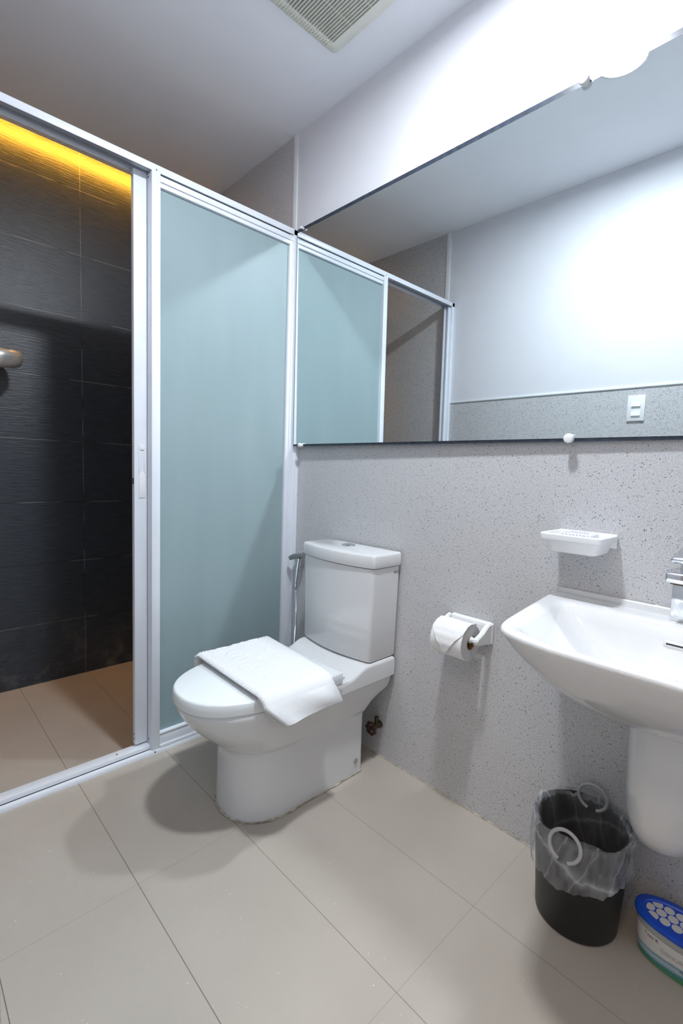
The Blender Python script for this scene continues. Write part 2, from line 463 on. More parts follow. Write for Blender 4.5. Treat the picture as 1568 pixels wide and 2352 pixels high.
b = bmesh.new(); pts = [Vector((-0.0012 + random.uniform(-.0006, .0006), 0.0 - 2.2 * i / 160, 0.0012)) for i in range(161)]
tube(b, pts, [0.0017 + random.uniform(-.0009, .0010) for _ in pts], 8)
struct(finish('trim_5', b, M['caulk']), 'thin pale caulk line where the right wall meets the floor')
# corner beads where paint meets the shower tiles, and the bead over the wainscot
b = bmesh.new(); box(b, -0.005, 0.0, 0.042, 0.070, 1.48, CEIL, 0.0015)
struct(finish('trim_1', b, M['trim']))
b = bmesh.new(); box(b, -ROOM_W, -ROOM_W + 0.005, 0.042, 0.070, 1.48, CEIL, 0.0015)
struct(finish('trim_2', b, M['trim']))
b = bmesh.new(); box(b, -ROOM_W, -ROOM_W + 0.006, DOOR1, 0.0, 1.480, 1.491, 0.002)
struct(finish('trim_3', b, M['trim']))
b = bmesh.new()       # door casing round the doorway
for y0, y1, z0, z1 in ((DOOR0, DOOR0 + 0.03, 0, DOORH), (DOOR0, DOOR1, DOORH - 0.03, DOORH)):
    box(b, X0 - 0.01, X1, y0, y1, z0, z1, 0.002)
struct(finish('trim_4', b, M['trim']))

# ------------------------------------------------------------------ lamps
lx, ly, lz = LAMP_POS
t = thing('ceiling_downlight', 'round flush white ceiling downlight glowing above the mirror top', 'lamp', (lx, ly, CEIL))
b = bmesh.new(); lathe(b, (lx, ly, CEIL), [(LAMP_RADIUS, -0.012), (LAMP_RADIUS + 0.004, -0.015), (LAMP_RADIUS + 0.018, -0.010), (LAMP_RADIUS + 0.020, 0.0), (LAMP_RADIUS, 0.0)], n=48, cap0=False, cap1=False)
finish('trim_ring', b, M['trim'], t)
b = bmesh.new()
vs = [b.verts.new(p) for p in circle((lx, ly, CEIL - 0.011), LAMP_RADIUS, n=20)]
b.faces.new(list(reversed(vs)))
o = finish('diffuser', b, M['lamp'], t, smooth=False)
b = bmesh.new(); loft(b, [[Vector((xx, SLOT + dy, CEIL + dz)) for dy, dz in ((0.016, 0.028), (0.002, 0.046))] for xx in (-ROOM_W + 0.05, -0.05)], closed=False)
tag(finish('light_strip', b, M['cove'], smooth=False), 'amber light strip in the ceiling slot over the dark shower wall', 'lamp')

hl = thing('hall_ceiling_lamp', 'round warm ceiling lamp in the hall outside the doorway', 'lamp', (-1.95, -1.60, CEIL))
b = bmesh.new(); lathe(b, (-1.95, -1.60, CEIL), [(0.25, 0.0), (0.26, -0.02), (0.25, -0.05), (0.24, -0.05)], n=48, cap0=False, cap1=False); finish('trim_ring', b, M['trim'], hl)
b = bmesh.new(); vs = [b.verts.new(p) for p in circle((-1.95, -1.60, CEIL - 0.048), 0.24, n=24)]; b.faces.new(list(reversed(vs))); finish('diffuser', b, M['hall'], hl, smooth=False)

# ------------------------------------------------------------------ shower enclosure
JL = -ROOM_W
e = thing('shower_enclosure', 'white aluminium framed shower screen with fixed frosted pane beside toilet', 'shower screen', (-0.6, 0.0, 0.0))
HT, HB = 2.069, 2.046
b = bmesh.new()       # header channel: front fascia, top, back fascia, inner ribs
box(b, JL, 0.0, 0.0, 0.004, HB, HT, 0.001)
box(b, JL, 0.0, 0.004, 0.068, HT - 0.004, HT)
box(b, JL, 0.0, 0.064, 0.068, HB + 0.002, HT - 0.004)
finish('header_rail', b, M['alu'], e)
b = bmesh.new()
box(b, JL + 0.03, -0.0, 0.014, 0.030, HB + 0.004, HT - 0.004, 0.002); box(b, JL + 0.03, 0.0, 0.038, 0.042, HB + 0.002, HT - 0.004)
finish('header_track', b, M['track'], e)
b = bmesh.new()       # sill: low front ledge then a raised track strip
prism_x(b, [(-0.004, 0.0), (-0.004, 0.010), (-0.001, 0.014), (0.012, 0.015), (0.012, 0.0)], JL, 0.0)
box(b, JL, 0.0, 0.014, 0.056, -0.022, 0.030, 0.002)
finish('sill_track', b, M['alu'], e)
b = bmesh.new(); box(b, JL, -0.642, 0.0115, 0.0145, 0.004, 0.0165); finish('sill_groove_strip', b, M['black'], e)  # black strip drawing the dark groove between ledge and track
XM0, XM1 = -0.6425, -0.6125
b = bmesh.new(); box(b, XM0, XM1, 0.0, 0.050, 0.014, HB + 0.001, 0.0012)
o = finish('mullion', b, M['alu'], e)
b = bmesh.new()
b.free()
for sc_, ax_, r_ in (((XM0 - 0.0006, 0.028, 0.05), 'X', 0.0028), ((XM0 - 0.0006, 0.028, HB - 0.012), 'X', 0.0028), ((XM0 + 0.016, -0.0008, 2.052), 'Y', 0.0022), ((XM0 + 0.010, -0.0048, 0.008), 'Y', 0.0028), ((-0.755, 0.033, 0.0298), 'Z', 0.003)):
    b = bmesh.new(); lathe(b, sc_, [(r_, 0), (r_, 0.001)], ax_, 10); finish('screw', b, M['black'], e)
b = bmesh.new()       # wall jamb on the right: three stepped ridges
box(b, -0.060, -0.044, 0.006, 0.040, 0.03, HB, 0.0015); box(b, -0.046, -0.014, 0.000, 0.060, 0.014, HT, 0.002); box(b, -0.016, 0.0, -0.010, 0.060, 0.014, HT - 0.012, 0.0015)
o = finish('wall_jamb', b, M['alu'], e)
b = bmesh.new()
box(b, JL, JL + 0.024, 0.0, 0.060, 0.014, HT, 0.0015); box(b, JL + 0.024, JL + 0.040, 0.016, 0.022, 0.014, HB); box(b, JL + 0.024, JL + 0.046, 0.038, 0.044, 0.014, HB)
finish('wall_jamb', b, M['alu'], e)
b = bmesh.new()       # top and bottom glazing bars of the fixed bay
box(b, XM1, -0.046, 0.003, 0.034, 2.022, 2.041, 0.0012); box(b, XM1, -0.046, 0.007, 0.034, 2.006, 2.021, 0.0012)
finish('top_glazing_bar', b, M['alu'], e)
b = bmesh.new()
box(b, XM1, -0.046, 0.003, 0.034, 0.022, 0.066, 0.0012); box(b, XM1, -0.046, 0.000, 0.034, 0.066, 0.0735, 0.0012); box(b, XM1, -0.046, -0.002, 0.02, 0.014, 0.026, 0.001)
finish('bottom_glazing_bar', b, M['alu'], e)
b = bmesh.new(); box(b, XM1 - 0.004, -0.048, 0.017, 0.023, 0.070, 2.010)
o = finish('glass_pane', b, M['frost'], e, smooth=False); o['label'] = 'pale teal frosted glass pane'

d = thing('sliding_shower_door', 'white framed frosted sliding door slid open behind the fixed frosted pane', 'door', (-0.38, 0.045, 0.03))
b = bmesh.new(); box(b, -0.688, -0.6435, 0.040, 0.062, 0.036, HB + 0.005, 0.0012)
st = finish('stile', b, M['alu'], d)
b = bmesh.new(); box(b, -0.075, -0.045, 0.053, 0.062, 0.036, HB, 0.0012); finish('stile', b, M['alu'], d)
b = bmesh.new(); box(b, -0.6435, -0.075, 0.053, 0.062, 2.003, HB, 0.001); finish('top_rail', b, M['alu'], d)
b = bmesh.new(); box(b, -0.6435, -0.075, 0.053, 0.062, 0.036, 0.085, 0.001); finish('bottom_rail', b, M['alu'], d)
b = bmesh.new(); box(b, -0.635, -0.065, 0.055, 0.060, 0.08, 2.008); finish('glass_pane', b, M['frost'], d, smooth=False)
b = bmesh.new()       # flush pull: plate with a recessed slot
hx0, hx1, hz0, hz1 = -0.6725, -0.6515, 0.951, 1.138
sx0, sx1, sz0, sz1 = -0.6690, -0.6545, 1.035, 1.119
yf = 0.0375
for a in ((hx0, hx1, sz1, hz1), (hx0, hx1, hz0, sz0), (hx0, sx0, sz0, sz1), (sx1, hx1, sz0, sz1)): box(b, a[0], a[1], yf, 0.041, a[2], a[3], 0.0004)
prism_x(b, [(0.0385, sz0), (0.0412, sz0 + 0.014), (0.0412, sz1), (0.0416, sz1), (0.0416, sz0)], sx0, sx1)
finish('handle', b, M['plastic'], st)
b = bmesh.new(); box(b, -0.6886, -0.6878, 0.046, 0.056, 0.998, 1.020); finish('latch_slot', b, M['black'], st)
for z in (0.056, 0.075, HB - 0.018):
    b = bmesh.new(); lathe(b, (-0.6886, 0.050, z), [(0.0028, 0), (0.0028, 0.001)], 'X', 10); finish('screw', b, M['black'], st)

# ------------------------------------------------------------------ wall mirror
mz0, mz1 = 1.1770, 2.0500
ty, tz = -0.0081, 0.0114
def mx(y, z, off=0.0):      # the mirror leans very slightly off the wall
    return -0.030 + off + (z - 1.17) * math.tan(ty) - y * math.tan(tz)
MY0, MY1 = -0.012, -1.74
m_ = thing('wall_mirror', 'long frameless wall mirror with dark edge fixed above the sink', 'mirror', (-0.02, -0.9, 1.17))
def slab(bm, y0, y1, z0, z1, o0, o1):
    q = [(y0, z0), (y1, z0), (y1, z1), (y0, z1)]
    return loft(bm, [[Vector((mx(y, z, o0), y, z)) for y, z in q], [Vector((mx(y, z, o1), y, z)) for y, z in q]])
b = bmesh.new(); slab(b, MY0, MY1, mz0, mz1, 0.0, 0.003)
finish('mirror_glass', b, M['mirror'], m_, smooth=False)
b = bmesh.new(); slab(b, MY0 + 0.003, MY1, mz0 - 0.009, mz1 + 0.016, 0.0025, 0.0085)
o = finish('backing_board', b, M['mback'], m_, smooth=False); o['label'] = 'dark backing board showing as a thin border'
def clip(y, z, r, mat='plastic'):
    b = bmesh.new(); x = mx(y, z)
    lathe(b, (x - 0.016, y, z), [(r * 0.55, -0.0015), (r * 0.9, 0.0), (r, 0.003), (r, 0.008), (r * 0.80, 0.010), (r * 0.80, 0.018)], 'X', 28)
    finish('clip', b, M[mat], m_)
clip(-1.172, 1.176, 0.0125); clip(-0.068, 1.172, 0.0090); clip(-1.147, 2.056, 0.0125); clip(-0.050, 2.058, 0.005)

# ------------------------------------------------------------------ toilet
YC = -0.432
t = thing('toilet', 'white two-piece toilet with closed lid standing beside the frosted screen', 'toilet', (-0.38, YC, 0.0))
def d_outline(xb, xf, w, a, z, yc=YC, n=2.25, nb=9, ns=8, nf=40, rc=0.02):
    xs = xf + a; pts = []
    for i in range(nb): pts.append(Vector((xb, yc - (w - rc) + 2 * (w - rc) * i / (nb - 1), z)))
    for i in range(1, 4):
        q = PI / 2 * i / 4; pts.append(Vector((xb - rc + rc * math.cos(q), yc + w - rc + rc * math.sin(q), z)))
    for i in range(ns): pts.append(Vector((xb - rc + (xs - xb + rc) * i / ns, yc + w, z)))
    for i in range(nf + 1):
        q = PI * i / nf; c, s = math.cos(q), math.sin(q)
        pts.append(Vector((xs - a * abs(s) ** (2 / n), yc + w * sgnpow(c, 2 / n), z)))
    for i in range(1, ns + 1): pts.append(Vector((xs + (xb - rc - xs) * i / ns, yc - w, z)))
    for i in range(1, 4):
        q = PI / 2 * i / 4; pts.append(Vector((xb - rc + rc * math.sin(q), yc - w + rc - rc * math.cos(q), z)))
    return pts
keys = [(0.000, -.109, -.598, .137, .16), (0.100, -.109, -.596, .136, .16), (0.196, -.109, -.594, .136, .16), (0.214, -.108, -.595, .1365, .162), (0.221, -.107, -.601, .139, .168),
        (0.228, -.105, -.614, .1445, .18), (0.240, -.099, -.628, .149, .195), (0.262, -.084, -.652, .156, .215), (0.284, -.058, -.677, .1645, .235), (0.300, -.020, -.692, .170, .25),
        (0.320, -.015, -.709, .1755, .262), (0.345, -.014, -.725, .180, .272), (0.366, -.013, -.733, .182, .276), (0.374, -.013, -.734, .182, .276), (0.381, -.016, -.730, .179, .274)]
b = bmesh.new(); loft(b, [d_outline(k[1], k[2], k[3], k[4], k[0]) for k in keys])
# raised ramp behind the seat that carries the tank
N_ = 41
rows = []
HW = 0.1826
for x, z in ((-0.275, 0.379), (-0.262, 0.3812), (-0.240, 0.383), (-0.215, 0.388), (-0.195, 0.396), (-0.178, 0.4045), (-0.165, 0.4095), (-0.152, 0.4115), (-0.020, 0.4115), (-0.0135, 0.4090), (-0.0125, 0.400)):
    row = []
    for i in range(N_):
        q = -1 + 2 * i / (N_ - 1); y = HW * math.sin(q * PI / 2)
        k = max(0.0, (abs(y) - (HW - 0.012)) / 0.012)
        row.append(Vector((x, YC + y, z - 0.012 * (1 - math.sqrt(max(0.0, 1 - k * k))))))
    low0 = Vector((x, YC - HW, 0.345)); low1 = Vector((x, YC + HW, 0.345))
    rows.append([low0] + row + [low1])
loft(b, rows, closed=False)
loft(b, [rows[-1], [Vector((-0.0125, v.y, 0.345)) for v in rows[-1]]], closed=False)
finish('bowl', b, M['ceramic'], t, angle=50)
b = bmesh.new()       # worn caulk line round the foot
ring = d_outline(-.109, -.600, .139, .16, 0.002)
pts = [p + Vector((random.uniform(-.0015, .0015), random.uniform(-.0015, .0015), random.uniform(-.0006, .0012))) for p in ring]
tube(b, pts, [max(0.0008, 0.0024 + random.uniform(-.0014, .0012)) for _ in pts], 8, closed=False)
finish('caulk_line', b, M['caulk'], t)
b = bmesh.new(); lathe(b, (-0.149, YC - 0.1362, 0.048), [(0.0070, -0.005), (0.0088, -0.0035), (0.0092, 0.0), (0.0092, 0.003)], 'Y', 24)
finish('bolt_cap', b, M['brushed'], t)
def tank_outline(z, w, xf, bow, r=0.014, xb=-0.013, yc=-0.432):
    pts = [Vector((xb, yc - w + 2 * w * i / 6, z)) for i in range(7)]
    for i in range(1, 6): pts.append(Vector((xb + (xf + r - xb) * i / 5, yc + w, z)))
    for i in range(1, 6):
        q = PI / 2 * i / 6; pts.append(Vector((xf + r - r * math.sin(q), yc + w - r + r * math.cos(q), z)))
    for i in range(25):
        v = 1 - 2 * i / 24; pts.append(Vector((xf - bow * (1 - v * v), yc + v * (w - r), z)))
    for i in range(1, 6):
        q = PI / 2 * i / 6; pts.append(Vector((xf + r - r * math.cos(q), yc - w + r - r * math.sin(q), z)))
    for i in range(5): pts.append(Vector((xf + r + (xb - xf - r) * i / 5, yc - w, z)))
    return pts
b = bmesh.new()
loft(b, [tank_outline(0.4135, .171, -.138, .020), tank_outline(0.4165, .175, -.143, .021), tank_outline(0.425, .177, -.146, .022), tank_outline(0.58, .180, -.147, .023), tank_outline(0.742, .183, -.148, .024)])
tk = finish('tank', b, M['ceramic'], t, angle=50)
b = bmesh.new()
loft(b, [tank_outline(0.7445, .185, -.148, .026), tank_outline(0.7455, .188, -.151, .027), tank_outline(0.752, .190, -.153, .027), tank_outline(0.784, .190, -.153, .027), tank_outline(0.7895, .188, -.151, .027), tank_outline(0.7918, .183, -.146, .026)])
ld = finish('tank_lid', b, M['ceramic'], t, angle=50)
b = bmesh.new(); lathe(b, (-0.070, -0.415, 0.7910), [(0.0265, 0.0), (0.0265, 0.003), (0.024, 0.0055), (0.016, 0.0075), (0.004, 0.008)], 'Z', 40)
fb = finish('flush_button', b, M['chrome'], ld); fb['label'] = 'chrome round flush button'
b = text_bm('HCG', 0.0135); place(b, (-0.025, YC - 0.1832, 0.7215), (-1, 0, 0), (0, 0, 1))
bmesh.ops.scale(b, vec=(-1, 1, 1), verts=b.verts, space=Matrix.Translation((0.025, 0, 0)))
finish('logo', b, M['ink'], tk, smooth=False)
# seat lid: D-shaped with straight back
def lid_ring(grow, z): return d_outline(-0.268 + min(0, grow) * -1 * -1, -0.742 - grow, 0.181 + grow, 0.285 + grow, z, rc=0.004)
b = bmesh.new()
loft(b, [lid_ring(-.004, 0.3835), lid_ring(0.0, 0.3855), lid_ring(0.001, 0.40), lid_ring(0.0, 0.4155), lid_ring(-.0025, 0.4195), lid_ring(-.007, 0.4212)])
finish('seat_lid', b, M['seat'], t, angle=50)
b = bmesh.new()
loft(b, [d_outline(-0.275, -0.735, 0.176, 0.28, 0.3800, rc=0.004), d_outline(-0.275, -0.735, 0.176, 0.28, 0.3836, rc=0.004)])
finish('seat_ring', b, M['seat'], t)
for y in (YC - 0.13, YC + 0.13):
    b = bmesh.new(); box(b, -0.266, -0.238, y - 0.03, y + 0.03, 0.382, 0.394, 0.003); finish('hinge', b, M['seat'], t)

# ------------------------------------------------------------------ towel on the lid
def towel():
    nu, nv = 110, 230
    path = [(-0.2335, 0.398), (-0.2335, 0.412), (-0.236, 0.424), (-0.246, 0.4305), (-0.26, 0.4315), (-0.34, 0.4310), (-0.44, 0.4310), (-0.54, 0.4312), (-0.595, 0.4315), (-0.612, 0.4300), (-0.626, 0.4240), (-0.637, 0.411), (-0.644, 0.398), (-0.650, 0.384), (-0.655, 0.368), (-0.657, 0.360)]
    P = [Vector((0, y, z)) for y, z in path]
    cum = [0.0]
    for i in range(1, len(P)): cum.append(cum[-1] + (P[i] - P[i - 1]).length)
    Lt = cum[-1]
    def cat(s):
        s = max(0, min(Lt, s)); i = 0
        while i < len(P) - 2 and cum[i + 1] < s: i += 1
        f = (s - cum[i]) / (cum[i + 1] - cum[i])
        p0, p1, p2, p3 = P[max(i - 1, 0)], P[i], P[i + 1], P[min(i + 2, len(P) - 1)]
        return 0.5 * ((2 * p1) + (p2 - p0) * f + (2 * p0 - 5 * p1 + 4 * p2 - p3) * f * f + (3 * p1 - p0 - 3 * p2 + p3) * f ** 3)
    random.seed(3)
    ov = []
    for i in range(8): ov.append((0.155 + 0.020 * math.sin(i * 2.1), 0.035 + i * 0.052, 0.019, 0.012))
    for i in range(7): ov.append((0.085 + 0.012 * math.sin(i * 1.7), 0.055 + i * 0.056, 0.024, 0.015))
    for i in range(7): ov.append((0.215 + 0.010 * math.sin(i * 2.6), 0.045 + i * 0.058, 0.017, 0.013))
    def emboss(a, s):      # a: metres from front fold, s: metres along drape
        d = 0.0
        if a < 0.034: d += 0.0028 * (0.5 + 0.5 * math.sin(2 * PI * s / 0.0115)) * (0.5 + 0.5 * math.cos(2 * PI * a / 0.011))
        if 0.04 < a < 0.056: d += 0.0010 * (0.5 + 0.5 * math.sin(2 * PI * s / 0.009))
        if a > 0.242: d += 0.0022 * (0.5 + 0.5 * math.sin(2 * PI * s / 0.012)) * (0.5 + 0.5 * math.cos(2 * PI * (a - 0.25) / 0.012))
        if s < 0.40:
            for (oa, os_, ra, rs) in ov:
                q = math.hypot((a - oa) / ra, (s - os_) / rs)
                if q < 1.6: d += 0.0019 * math.exp(-((q - 1) / 0.16) ** 2)
        else:
            d *= max(0.0, 1 - (s - 0.40) / 0.03) if a < 0.242 else 1
        return d
    def station(v, lift, close):
        s = v * Lt
        p = cat(s); tan = (cat(s + 0.002) - cat(s - 0.002)).normalized()
        nrm = Vector((0, tan.z, -tan.y))
        if nrm.z < 0 and abs(tan.z) < 0.6: nrm = -nrm
        hang = max(0.0, (s - 0.435) / (Lt - 0.435))
        xf = -0.586 - 0.010 * v + 0.050 * hang ** 1.2
        xb = -0.300 - 0.040 * min(1, v / 0.82) + 0.022 * hang
        return p, nrm, xf, xb, hang, s
    bm = bmesh.new()
    # upper fold: closed loop cross-section (rounded front fold, thin back hem)
    rings = []
    ncs = nu
    for j in range(nv + 1):
        v = j / nv; p, nrm, xf, xb, hang, s = station(v, 0, 0)
        wave = 0.004 * hang * math.sin(9 * v + 2.0)
        ring = []
        T = 0.0165
        for i in range(ncs + 1):              # outer face front -> back
            a = (xb - xf) * i / ncs
            edge = min(1.0, a / 0.010); rnd = T * (0.5 + 0.5 * math.sqrt(max(0, 1 - (1 - edge) ** 2)))
            back = min(1.0, ((xb - xf) - a) / 0.006); rnd *= 0.55 + 0.45 * math.sqrt(max(0, 1 - (1 - back) ** 2))
            buckle = 0.010 * hang * (1 - hang) * 2.5 * math.exp(-((a - 0.18) / 0.05) ** 2) + 0.012 * hang * math.exp(-((a - 0.02) / 0.04) ** 2) + wave
            soft = 0.0008 * math.sin(a * 40 + s * 13)
            knob = 0.0038 * (0.5 + 0.5 * math.sin(2 * PI * s / 0.0115)) * max(0.0, 1 - a / 0.014) * max(0.0, min(1.0, (0.43 - s) / 0.03))
            ring.append(Vector((xf + a - knob, p.y, p.z)) + nrm * (rnd + buckle + soft + emboss(a, s)))
        for i in range(ncs, -1, -1):          # inner face back -> front
            a = (xb - xf) * i / ncs
            edge = min(1.0, a / 0.010); rnd = T * (0.5 - 0.5 * math.sqrt(max(0, 1 - (1 - edge) ** 2)))
            buckle = 0.010 * hang * (1 - hang) * 2.5 * math.exp(-((a - 0.18) / 0.05) ** 2) + 0.012 * hang * math.exp(-((a - 0.02) / 0.04) ** 2) + wave
            ring.append(Vector((xf + a, p.y, p.z)) + nrm * (rnd + buckle + 0.006 * hang))
        rings.append(ring)
    loft(bm, rings)
    # under fold, hanging a little closer to the bowl and a little longer at the front corner
    rings = []
    for j in range(40 + 1):
        v = 0.80 + 0.20 * j / 40; p, nrm, xf, xb, hang, s = station(v, 0, 0)
        drop = Vector((0, 0.004 * hang, -0.010 * hang))
        o1 = []; o2 = []
        for i in range(31):
            a = (xb - xf) * i / 30
            k = drop * (1.3 - 0.9 * i / 30)
            bk = 0.004 * hang * math.sin(a * 30 + 1)
            o1.append(Vector((xf + 0.004 + a * 0.97, p.y, p.z)) + k + nrm * (bk - 0.001)); o2.append(Vector((xf + 0.004 + a * 0.97, p.y, p.z)) + k + nrm * (bk - 0.005))
        rings.append(o1 + list(reversed(o2)))
    loft(bm, rings)
    return bm
o = finish('bath_towel', towel(), M['towel'], angle=60)
tag(o, 'folded white embossed towel draped across the closed toilet lid', 'towel')

# ------------------------------------------------------------------ bidet sprayer and valve
s = thing('bidet_sprayer', 'chrome hand bidet sprayer on its wall bracket behind the toilet tank', 'bidet sprayer', (-0.03, -0.08, 0.68))
b = bmesh.new(); box(b, -0.030, 0.0, -0.075, -0.038, 0.640, 0.690, 0.004); finish('bracket', b, M['brushed'], s)
b = bmesh.new(); tube(b, [(-0.046, -0.073, 0.585), (-0.044, -0.078, 0.64), (-0.042, -0.085, 0.69)], [0.0095, 0.0115, 0.0125], 18); finish('handle', b, M['chrome'], s)
b = bmesh.new()
tube(b, [(-0.050, -0.036, 0.683), (-0.046, -0.060, 0.693), (-0.042, -0.090, 0.702), (-0.040, -0.115, 0.705)], [0.011, 0.013, 0.014, 0.012], 18)
finish('spray_head', b, M['brushed'], s)
b = bmesh.new(); lathe(b, (-0.046, -0.073, 0.550), [(0.007, 0.0), (0.0095, 0.006), (0.0100, 0.030), (0.0085, 0.036)], 'Z', 20); finish('hose_nut', b, M['chrome'], s)
b = bmesh.new()
hp = []; hr = []
for i in range(150):
    q = i / 149; hp.append(Vector((-0.046, -0.073 - 0.008 * math.sin(q * PI) + 0.018 * q * q, 0.552 - 0.40 * q))); hr.append(0.0062 + 0.0012 * (1 if i % 2 else -1))
tube(b, hp, hr, 14); finish('hose', b, M['chrome'], s, angle=80)
v = thing('angle_valve', 'rusty red round handled angle valve on wall low behind toilet', 'valve', (-0.02, -0.54, 0.12))
b = bmesh.new()
vc = Vector((-0.050, -0.548, 0.124))
rp = [vc + Vector((0, (0.0205 + 0.0022 * math.cos(7 * a)) * math.cos(a), (0.0205 + 0.0022 * math.cos(7 * a)) * math.sin(a))) for a in [2 * PI * i / 56 for i in range(56)]]
tube(b, rp, 0.0048, 10, closed=True)
for k in range(4):
    a = k * PI / 2 + 0.4; tube(b, [vc, vc + Vector((0, 0.020 * math.cos(a), 0.020 * math.sin(a)))], 0.0036, 8)
lathe(b, vc + Vector((-0.006, 0, 0)), [(0.006, 0), (0.0075, 0.003), (0.0075, 0.010)], 'X', 16)
finish('handwheel', b, M['rust'], v)
b = bmesh.new(); lathe(b, (-0.046, -0.548, 0.124), [(0.005, 0), (0.005, 0.012), (0.010, 0.014), (0.010, 0.034), (0.013, 0.036), (0.013, 0.046)], 'X', 18)
tube(b, [(-0.022, -0.548, 0.124), (-0.022, -0.548, 0.160)], 0.0075, 12)
finish('valve_body', b, M['brass'], v)

# ------------------------------------------------------------------ toilet paper
h = thing('toilet_paper_holder', 'white plastic toilet roll holder on grey tiles between toilet and sink', 'toilet roll holder', (0.0, -0.91, 0.59))
b = bmesh.new()
loft(b, [[Vector((x, y, z)) for y, z in q] for x, q in (
    (0.0, [(-0.838, 0.560), (-0.985, 0.560), (-0.985, 0.628), (-0.838, 0.628)]),
    (-0.012, [(-0.840, 0.562), (-0.983, 0.562), (-0.983, 0.626), (-0.840, 0.626)]),
    (-0.017, [(-0.846, 0.568), (-0.977, 0.568), (-0.977, 0.620), (-0.846, 0.620)]))])
bmesh.ops.bevel(b, geom=[e_ for e_ in b.edges], offset=0.003, segments=2, affect='EDGES')
finish('wall_plate', b, M['plastic'], h)
def arm(y0, y1):
    b = bmesh.new(); rings = []
    for x, z0, z1 in ((-0.010, 0.560, 0.627), (-0.030, 0.566, 0.622), (-0.055, 0.569, 0.605), (-0.075, 0.571, 0.597), (-0.086, 0.574, 0.594), (-0.0905, 0.580, 0.589)):
        rings.append([Vector((x, y, z)) for y, z in ((y0, z0), (y1, z0), (y1, z1), (y0, z1))])
    loft(b, rings); bmesh.ops.bevel(b, geom=list(b.edges), offset=0.0025, segments=2, affect='EDGES')
    finish('arm', b, M['plastic'], h)
arm(-0.966, -0.982); arm(-0.842, -0.828)
RX, RZ = -0.077, 0.574
b = bmesh.new(); lathe(b, (RX, -0.968, RZ + 0.010), [(0.008, 0), (0.008, 0.013), (0.0105, 0.0135), (0.0105, 0.120), (0.008, 0.1205), (0.008, 0.135)], 'Y', 24)
finish('spindle', b, M['plastic'], h)
r = thing('toilet_paper_roll', 'white toilet paper roll with triangle-folded end hanging in the holder', 'toilet paper', (RX, -0.9, RZ))
b = bmesh.new()
lathe(b, (RX, -0.953, RZ), [(0.0215, 0.0), (0.0535, 0.0), (0.0545, 0.001), (0.0545, 0.107), (0.0535, 0.108), (0.0215, 0.108)], 'Y', 64, False, False)
for f in b.faces:
    if abs(f.normal.y) > 0.9: f.material_index = 1
b.normal_update()
for f in b.faces: f.material_index = 1 if abs(f.normal.y) > 0.9 else 0
finish('paper', b, [M['paper'], M['paperside']], r)
b = bmesh.new(); lathe(b, (RX, -0.9535, RZ), [(0.0215, 0.0), (0.0215, 0.109), (0.0195, 0.109), (0.0195, 0.0), (0.0215, 0.0)], 'Y', 40, False, False)
finish('core', b, M['card'], r)
b = bmesh.new()       # loose sheet over the top, its end folded to a point
rows = []
for i in range(33):
    a = math.radians(60 + 155 * i / 32)       # over the top and down the front (front = -x)
    rad = 0.0565 + 0.0075 * max(0, (i - 16) / 16) + 0.0006 * math.sin(i * 1.3)
    wfac = 1.0 if i <= 17 else max(0.02, 1 - (i - 17) / 15)
    mid = -0.900
    x, z = RX + rad * math.cos(a), RZ + rad * math.sin(a)
    rows.append([Vector((x + 0.0007 * math.sin(k * 2.1 + i), mid + 0.054 * wfac * (k / 6 - 1), z + 0.0006 * math.sin(k * 1.7 + i * .9))) for k in range(13)])
loft(b, rows, closed=False)
inner = [[v + Vector((RX - v.x, 0, RZ - v.z)).normalized() * 0.0009 for v in row] for row in rows]
loft(b, inner, closed=False)
finish('folded_sheet', b, M['paper'], r, angle=60)

# ------------------------------------------------------------------ soap dish
sd = thing('soap_dish', 'white wall-mounted plastic soap dish on grey tiles above the sink', 'soap dish', (0.0, -1.225, 0.93))
YS = -1.228
def rr(cx, cy, hx, hy, r, z, n=6):
    pts = []
    for qx, qy, a0 in ((1, 1, 0), (-1, 1, 90), (-1, -1, 180), (1, -1, 270)):
        for i in range(n + 1):
            a = math.radians(a0 + 90 * i / n); pts.append(Vector((cx + qx * (hx - r) + r * math.cos(a), cy + qy * (hy - r) + r * math.sin(a), z)))
    return pts
b = bmesh.new()
cx = -0.062
loft(b, [rr(-0.050, YS, 0.044, 0.050, 0.012, 0.886), rr(-0.052, YS, 0.050, 0.055, 0.014, 0.889), rr(-0.056, YS, 0.055, 0.062, 0.014, 0.912), rr(-0.058, YS, 0.058, 0.064, 0.014, 0.918),
         rr(cx, YS, 0.0620, 0.0735, 0.012, 0.920), rr(cx, YS, 0.0625, 0.0745, 0.012, 0.924), rr(cx, YS, 0.0625, 0.0745, 0.012, 0.932), rr(cx, YS, 0.060, 0.072, 0.011, 0.9345),
         rr(cx, YS, 0.053, 0.064, 0.012, 0.9335), rr(cx, YS, 0.050, 0.061, 0.012, 0.926), rr(cx, YS, 0.046, 0.056, 0.012, 0.918)])
finish('tray', b, M['plastic'], sd)
b = bmesh.new(); box(b, -0.006, 0.0, YS - 0.072, YS + 0.072, 0.900, 0.936, 0.003); finish('wall_plate', b, M['plastic'], sd)
sp = thing('soap_packet', 'small wrapped guest soap with blue print lying in the soap dish', 'soap', (-0.062, YS, 0.92))
b = bmesh.new(); box(b, -0.088, -0.040, YS - 0.042, YS + 0.034, 0.919, 0.9375, 0.005, 3)
for k in range(9): box(b, -0.092, -0.088, YS - 0.040 + k * 0.0085, YS - 0.036 + k * 0.0085, 0.922, 0.936, 0.001)
finish('wrapper', b, M['soap'], sp)
b = bmesh.new(); box(b, -0.0555, -0.0525, YS - 0.022, YS + 0.022, 0.9374, 0.9378)
